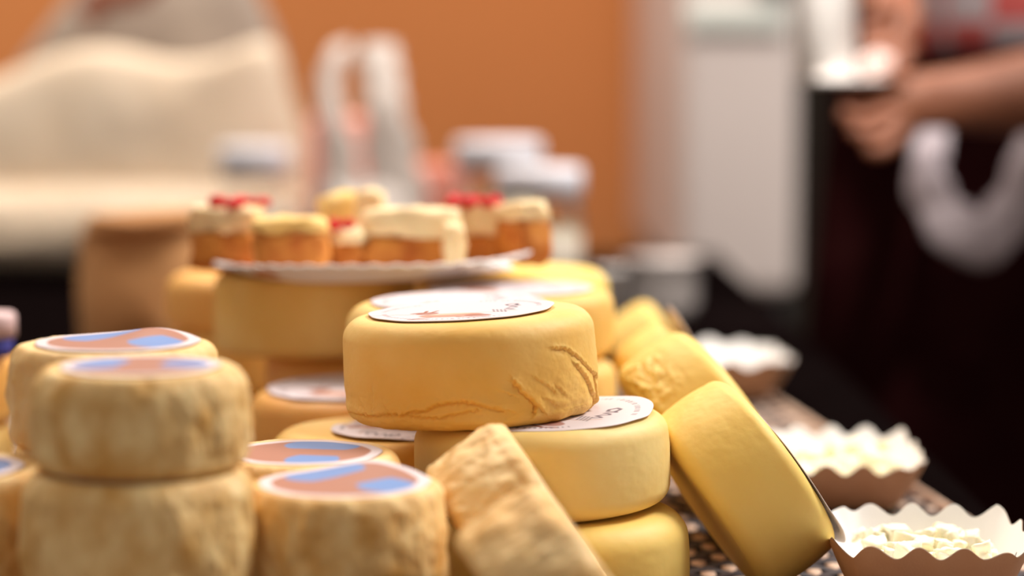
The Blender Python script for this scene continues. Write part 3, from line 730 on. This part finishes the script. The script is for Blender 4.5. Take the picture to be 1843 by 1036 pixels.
def pxs(L, Y): return [W(a, b, Y) for a, b in L]
def into(t, o):                        # hand a mesh built in world coordinates to its thing
    o.parent = t; o.data.transform(Matrix.Translation(-t.location)); return o
t = empty('cloth_bag', (-.42, 2.95, TZ)); tag(t, 'large slumped cream cloth bag filling the upper left', 'bag')
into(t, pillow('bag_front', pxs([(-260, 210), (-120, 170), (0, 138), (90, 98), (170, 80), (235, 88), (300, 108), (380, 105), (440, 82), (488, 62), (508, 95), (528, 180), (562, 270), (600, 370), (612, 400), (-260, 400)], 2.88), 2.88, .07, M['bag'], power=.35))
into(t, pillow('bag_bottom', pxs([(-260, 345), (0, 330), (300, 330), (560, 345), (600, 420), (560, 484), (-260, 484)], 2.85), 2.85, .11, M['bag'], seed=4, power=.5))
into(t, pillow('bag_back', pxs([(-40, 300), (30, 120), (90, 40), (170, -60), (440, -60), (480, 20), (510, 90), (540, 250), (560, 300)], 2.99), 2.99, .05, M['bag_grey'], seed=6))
def strap(name, pts, w, th, m, t, flat_axis='y'):
    """flat strip swept along a path; w, th are lists of half widths"""
    V = []; Fc = []; P = [Vector(p) for p in pts]; n = len(P)
    Q = []; WW = []; k = 8
    for i in range(n - 1):
        p0, p1, p2, p3 = P[max(0, i - 1)], P[i], P[i + 1], P[min(n - 1, i + 2)]
        for j in range(k + (i == n - 2)):
            u = j / k; Q.append(.5 * (2 * p1 + (p2 - p0) * u + (2 * p0 - 5 * p1 + 4 * p2 - p3) * u * u + (3 * p1 - p0 - 3 * p2 + p3) * u ** 3)); WW.append(w[i] * (1 - u) + w[i + 1] * u)
    m_ = 12
    for i, q in enumerate(Q):
        d = (Q[min(i + 1, len(Q) - 1)] - Q[max(0, i - 1)]).normalized(); a = d.cross(Vector((0, 1, 0))).normalized(); b = d.cross(a).normalized()
        for j in range(m_):
            an = 2 * math.pi * j / m_; rr = 1 + .10 * math.sin(i * .8 + j)
            V.append(q + a * WW[i] * math.cos(an) * rr + b * th * math.sin(an))
    for i in range(len(Q) - 1):
        for j in range(m_): k2 = (j + 1) % m_; Fc.append((i * m_ + j, i * m_ + k2, (i + 1) * m_ + k2, (i + 1) * m_ + j))
    Fc.append(tuple(range(m_))[::-1]); Fc.append(tuple((len(Q) - 1) * m_ + j for j in range(m_)))
    return into(t, mesh_obj(name, V, Fc, m))
def wp(px, py, Y): return tuple(W(px, py, Y))
# brown leather grip of the cream bag
strap('bag_grip', [wp(150, 30, 2.93), wp(190, -6, 2.93), wp(240, -12, 2.93), wp(290, -40, 2.93)], [.012, .018, .016, .012], .012, mat('brown_leather', srgb(140, 78, 52), .6), t)

# white plastic carrier bag with two upright handles
t = empty('carrier_bag', (W(668, 400, 2.62).x, 2.62, TZ)); tag(t, 'white plastic carrier bag with two upright handles behind the plate', 'bag')
into(t, pillow('bag_body', pxs([(585, 300), (640, 330), (700, 300), (740, 330), (768, 390), (780, 536), (560, 536), (566, 380)], 2.62), 2.62, .10, M['bag_plastic'], seed=9))
strap('bag_handle', [wp(612, 360, 2.60), wp(612, 280, 2.60), wp(598, 215, 2.6), wp(592, 150, 2.61), wp(606, 100, 2.62), wp(628, 84, 2.64)], [.024, .020, .014, .012, .010, .008], .005, M['bag_plastic'], t)
strap('bag_handle', [wp(715, 370, 2.60), wp(705, 280, 2.60), wp(694, 200, 2.6), wp(690, 150, 2.61), wp(682, 110, 2.62), wp(682, 80, 2.63)], [.034, .028, .022, .021, .021, .021], .006, M['bag_plastic'], t)
def pack(px0, px1, py, Y, d, label, m='pink', h=None):
    a = W(px0, py, Y); b = W(px1, py, Y); t = bm_obj('paper_pack', box_bm(-(b.x - a.x) / 2, (b.x - a.x) / 2, -d / 2, d / 2, 0, a.z - TZ - .0, .012, 3), M[m])
    t.location = ((a.x + b.x) / 2, Y, TZ + .0004); tag(t, label, 'package'); return t
pack(556, 668, 208, 2.76, .07, 'tall pink package between the two bags')
pack(735, 838, 292, 2.76, .07, 'lower pink package left of the back jars')

# brown paper bag on the left
t = empty('paper_bag', (W(262, 500, 2.0).x, 2.02, TZ)); tag(t, 'crumpled brown paper bag behind the left rustic cheeses', 'bag')
into(t, pillow('bag_body', pxs([(146, 410), (175, 388), (215, 392), (262, 378), (320, 380), (372, 372), (385, 430), (390, 668), (150, 668), (140, 520)], 2.02), 2.02, .12, M['kraft_bag'], wob=.03, seed=12, power=.35))
into(t, pillow('rolled_top', pxs([(150, 420), (165, 384), (262, 376), (378, 368), (386, 410), (262, 424)], 2.0), 1.99, .05, M['kraft_bag'], wob=.02, seed=14))

# grey tub and small cup on the right of the table
def bowl():
    a = W(1192, 462, 2.42); r = 71 / F * 2.42; t = empty('grey_bowl', (a.x, 2.42, TZ)); tag(t, 'grey metal bowl standing at the foot of the grey cabinet', 'bowl'); H = a.z - TZ
    revolve('bowl_body', [(0, .0), (r * .7, 0), (r * .92, H * .3), (r * .96, H - .004), (r, H - .003), (r, H), (r * .94, H), (r * .90, H * .3), (r * .66, .004), (0, .004)], M['metal'], t, 48)
bowl()
def cup(name, x, y, z, r0, r1, h, label, cat='cup', m='paper_white'):
    t = empty(name, (x, y, z)); tag(t, label, cat)
    revolve('cup_wall', [(0, 0), (r0, 0), (r1, h), (r1 + .0012, h + .001), (r1 + .0012, h - .001), (r1 - .0012, h - .002), (r0 - .001, .0015), (0, .0015)], M[m], t, 48)
    return t
a = W(1100, 484, 2.2); cup('paper_cup', a.x, 2.2, TZ, .010, .0125, a.z - TZ, 'small white cup right of the jars')

# ------------------------------------------------------------------ person behind the right end of the table
def skin_body(name, nodes, edges, m, parent=None, sub=2, root=0):
    me = bpy.data.meshes.new(name); me.from_pydata([n[0] for n in nodes], edges, []); me.materials.append(m)
    o = bpy.data.objects.new(name, me); COL.objects.link(o)
    s = o.modifiers.new('skin', 'SKIN'); s.use_smooth_shade = True; s.branch_smoothing = .4
    if not me.skin_vertices: me.attributes.new('', 'FLOAT', 'POINT')
    for i, n in enumerate(nodes):
        sv = me.skin_vertices[0].data[i]; r = n[1]; sv.radius = (r, r) if not isinstance(r, tuple) else r; sv.use_root = (i == root)
    ss = o.modifiers.new('smooth', 'SUBSURF'); ss.levels = sub; ss.render_levels = sub
    if parent is not None: o.parent = parent
    return o
def person():
    t = empty('person', (.53, 2.56, 0))
    tag(t, 'person in a plaid shirt and dark apron holding a white cup on a small plate', 'person')
    ox, oy = .53, 2.56
    def L(x, y, z): return (x - ox, y - oy, z)
    N = []; E = []
    def chain(pts, start=None):
        prev = start
        for p, r in pts:
            N.append((L(*p), r)); i = len(N) - 1
            if prev is not None: E.append((prev, i))
            prev = i
        return prev
    pel = chain([((.53, 2.56, .94), .14)])
    ch = chain([((.53, 2.56, 1.10), .13), ((.53, 2.57, 1.26), .15), ((.53, 2.58, 1.38), .12)], pel)
    nk = chain([((.53, 2.575, 1.46), .055), ((.53, 2.56, 1.53), .052)], ch)
    chain([((.53, 2.55, 1.60), .080), ((.53, 2.545, 1.68), .088), ((.53, 2.55, 1.74), .065)], nk)
    def hand(wr, palm, fingers, thumb):
        pe = chain([(palm, (.034, .020))], wr)
        for f in fingers: chain([(p, .0088 - .0006 * k) for k, p in enumerate(f)], pe)
        chain([(p, .0100 - .0006 * k) for k, p in enumerate(thumb)], pe)
    # arm from the right edge of the photo, reaching left with the plate
    a = chain([((.69, 2.57, 1.40), .06), ((.735, 2.46, 1.22), .050), ((.745, 2.35, 1.075), .044), ((.62, 2.26, 1.045), .052), ((.50, 2.21, 1.030), .046), ((.410, 2.19, 1.022), .034)], ch)
    hand(a, (.360, 2.185, 1.016), [[(.333, 2.165, 1.024), (.312, 2.158, 1.0275), (.293, 2.156, 1.0275)],
                                   [(.330, 2.160, 1.010), (.308, 2.150, 1.004), (.290, 2.150, 1.012)],
                                   [(.334, 2.158, .998), (.314, 2.148, .990), (.300, 2.150, .998)],
                                   [(.342, 2.160, .988), (.326, 2.148, .976), (.312, 2.150, .980)]],
         [(.350, 2.165, 1.036), (.334, 2.150, 1.044), (.318, 2.146, 1.044)])
    # the other arm comes down from above and steadies the cup
    b = chain([((.37, 2.57, 1.40), .06), ((.315, 2.50, 1.27), .048), ((.31, 2.44, 1.17), .042), ((.345, 2.33, 1.13), .034), ((.362, 2.25, 1.10), .026)], ch)
    hand(b, (.356, 2.215, 1.085), [[(.340, 2.195, 1.082), (.322, 2.182, 1.080), (.314, 2.170, 1.078)],
                                   [(.342, 2.190, 1.072), (.325, 2.178, 1.068), (.315, 2.168, 1.066)],
                                   [(.346, 2.188, 1.062), (.330, 2.176, 1.057), (.318, 2.168, 1.056)],
                                   [(.350, 2.188, 1.053), (.338, 2.176, 1.048), (.326, 2.170, 1.050)]],
         [(.350, 2.200, 1.100), (.334, 2.188, 1.104), (.320, 2.178, 1.100)])
    for s in (-1, 1):
        chain([((.53 + s * .09, 2.56, .86), .095), ((.53 + s * .10, 2.55, .50), .062), ((.53 + s * .10, 2.58, .12), .042), ((.53 + s * .10, 2.57, .05), .040), ((.53 + s * .105, 2.44, .035), .032)], pel)
    skin_body('body', N, E, M['skin'], t)
    skin_body('shirt', [(L(.53, 2.56, 1.00), (.180, .125)), (L(.53, 2.56, 1.12), (.175, .13)), (L(.53, 2.57, 1.27), (.185, .135)), (L(.53, 2.58, 1.40), (.13, .10)),
                        (L(.69, 2.57, 1.405), .075), (L(.735, 2.47, 1.24), .066), (L(.37, 2.57, 1.405), .075), (L(.315, 2.51, 1.29), .064)],
              [(0, 1), (1, 2), (2, 3), (3, 4), (4, 5), (3, 6), (6, 7)], M['plaid'], t)
    skin_body('trousers', [(L(.53, 2.57, .98), (.17, .125)), (L(.53, 2.57, .86), (.18, .13)), (L(.62, 2.565, .70), .10), (L(.63, 2.56, .48), .08), (L(.63, 2.58, .10), .065), (L(.44, 2.565, .70), .10), (L(.43, 2.56, .48), .08), (L(.43, 2.58, .10), .065)],
              [(0, 1), (1, 2), (2, 3), (3, 4), (1, 5), (5, 6), (6, 7)], M['apron'], t)
    # apron: a curved sheet wrapped round the front
    V = []; Fc = []; nu, nv = 40, 24
    for i in range(nu + 1):
        u = -1 + 2 * i / nu
        for j in range(nv + 1):
            v = j / nv; z = 1.055 - .62 * v; a_ = u * 1.75
            rx = .190 + .055 * v; ry = .145 + .05 * v; w = .008 * v * math.sin(u * 14)
            V.append((math.sin(a_) * (rx + w), -math.cos(a_) * (ry + w) + .01, z + .02 * (1 - abs(u)) * (1 - v)))
    for i in range(nu):
        for j in range(nv): k = i * (nv + 1) + j; Fc.append((k, k + 1, k + nv + 2, k + nv + 1))
    o = mesh_obj('apron', V, Fc, M['apron'], t); s = o.modifiers.new('thickness', 'SOLIDIFY'); s.thickness = .003
    for s in (-1, 1):
        skin_body('shoe', [(L(.53 + s * .10, 2.60, .035), .040), (L(.53 + s * .102, 2.52, .035), .042), (L(.53 + s * .105, 2.42, .03), .034)], [(0, 1), (1, 2)], M['black'], t)
    bm = bmesh.new(); bmesh.ops.create_uvsphere(bm, u_segments=32, v_segments=20, radius=.105)
    P = np.array([v.co for v in bm.verts]); n = fbm(P * 30, 3)
    for v, a_ in zip(bm.verts, n):
        v.co = Vector((v.co.x * .93, v.co.y * 1.02, v.co.z * 1.0)) * (1 + .03 * a_)
        if v.co.y < -.03 and v.co.z < .045: v.co.y = max(v.co.y, -.03)
        v.co += Vector((0, .012, 1.705))
    bm_obj('hair', bm, M['hair'], t)
    # face
    for s in (-1, 1):
        bm = bmesh.new(); bmesh.ops.create_uvsphere(bm, u_segments=12, v_segments=8, radius=.011, matrix=Matrix.Translation((s * .031, -.088, 1.645))); bm_obj('eye', bm, M['paper_white'], t)
        bm = bmesh.new(); bmesh.ops.create_uvsphere(bm, u_segments=12, v_segments=8, radius=.022, matrix=Matrix.Translation((s * .090, -.01, 1.635)) @ Matrix.Diagonal((.4, .8, 1.3, 1))); bm_obj('ear', bm, M['skin'], t)
    bm = bmesh.new(); bmesh.ops.create_cone(bm, segments=12, radius1=.016, radius2=.006, depth=.042, cap_ends=True, matrix=Matrix.Translation((0, -.100, 1.62)) @ Matrix.Rotation(-.25, 4, 'X')); bm_obj('nose', bm, M['skin'], t)
    bm = bmesh.new(); bmesh.ops.create_uvsphere(bm, u_segments=12, v_segments=8, radius=.022, matrix=Matrix.Translation((0, -.088, 1.585)) @ Matrix.Diagonal((1, .4, .3, 1))); bm_obj('mouth', bm, mat('lips', srgb(150, 80, 70), .5), t)
person()
# things in the hands
a = W(1520, 146, 2.165)
t = empty('paper_saucer', (a.x, 2.165, a.z)); tag(t, 'small white paper plate held in the hand at the upper right', 'plate')
revolve('saucer_dish', [(0, 0), (.034, 0), (.042, .004), (.043, .0035), (.035, -.001), (0, -.001)], M['paper_white'], t, 48)
cup('paper_cup', W(1484, 100, 2.165).x, 2.160, a.z + .0008, .0275, .0268, .090, 'tall white paper cup standing on the hand-held plate')
crumple('paper_napkin', 1576, 116, 2.150, .016, .012, .013, M['napkin_pink'], 'crumpled pale pink napkin on the plate beside the held cup', 'napkin', 15)
# towel looped over the forearm
t = empty('hand_towel', (.47, 2.25, .95)); tag(t, 'white towel hanging in a loop below the forearm', 'towel')
strap('towel_cloth', [wp(1700, 190, 2.33), wp(1680, 250, 2.30), wp(1668, 320, 2.27), wp(1700, 390, 2.25), wp(1755, 432, 2.24), wp(1810, 395, 2.25), wp(1845, 320, 2.27), wp(1875, 220, 2.30), wp(1880, 130, 2.33)],
      [.010, .015, .019, .023, .026, .024, .020, .018, .016], .011, M['towel'], t)
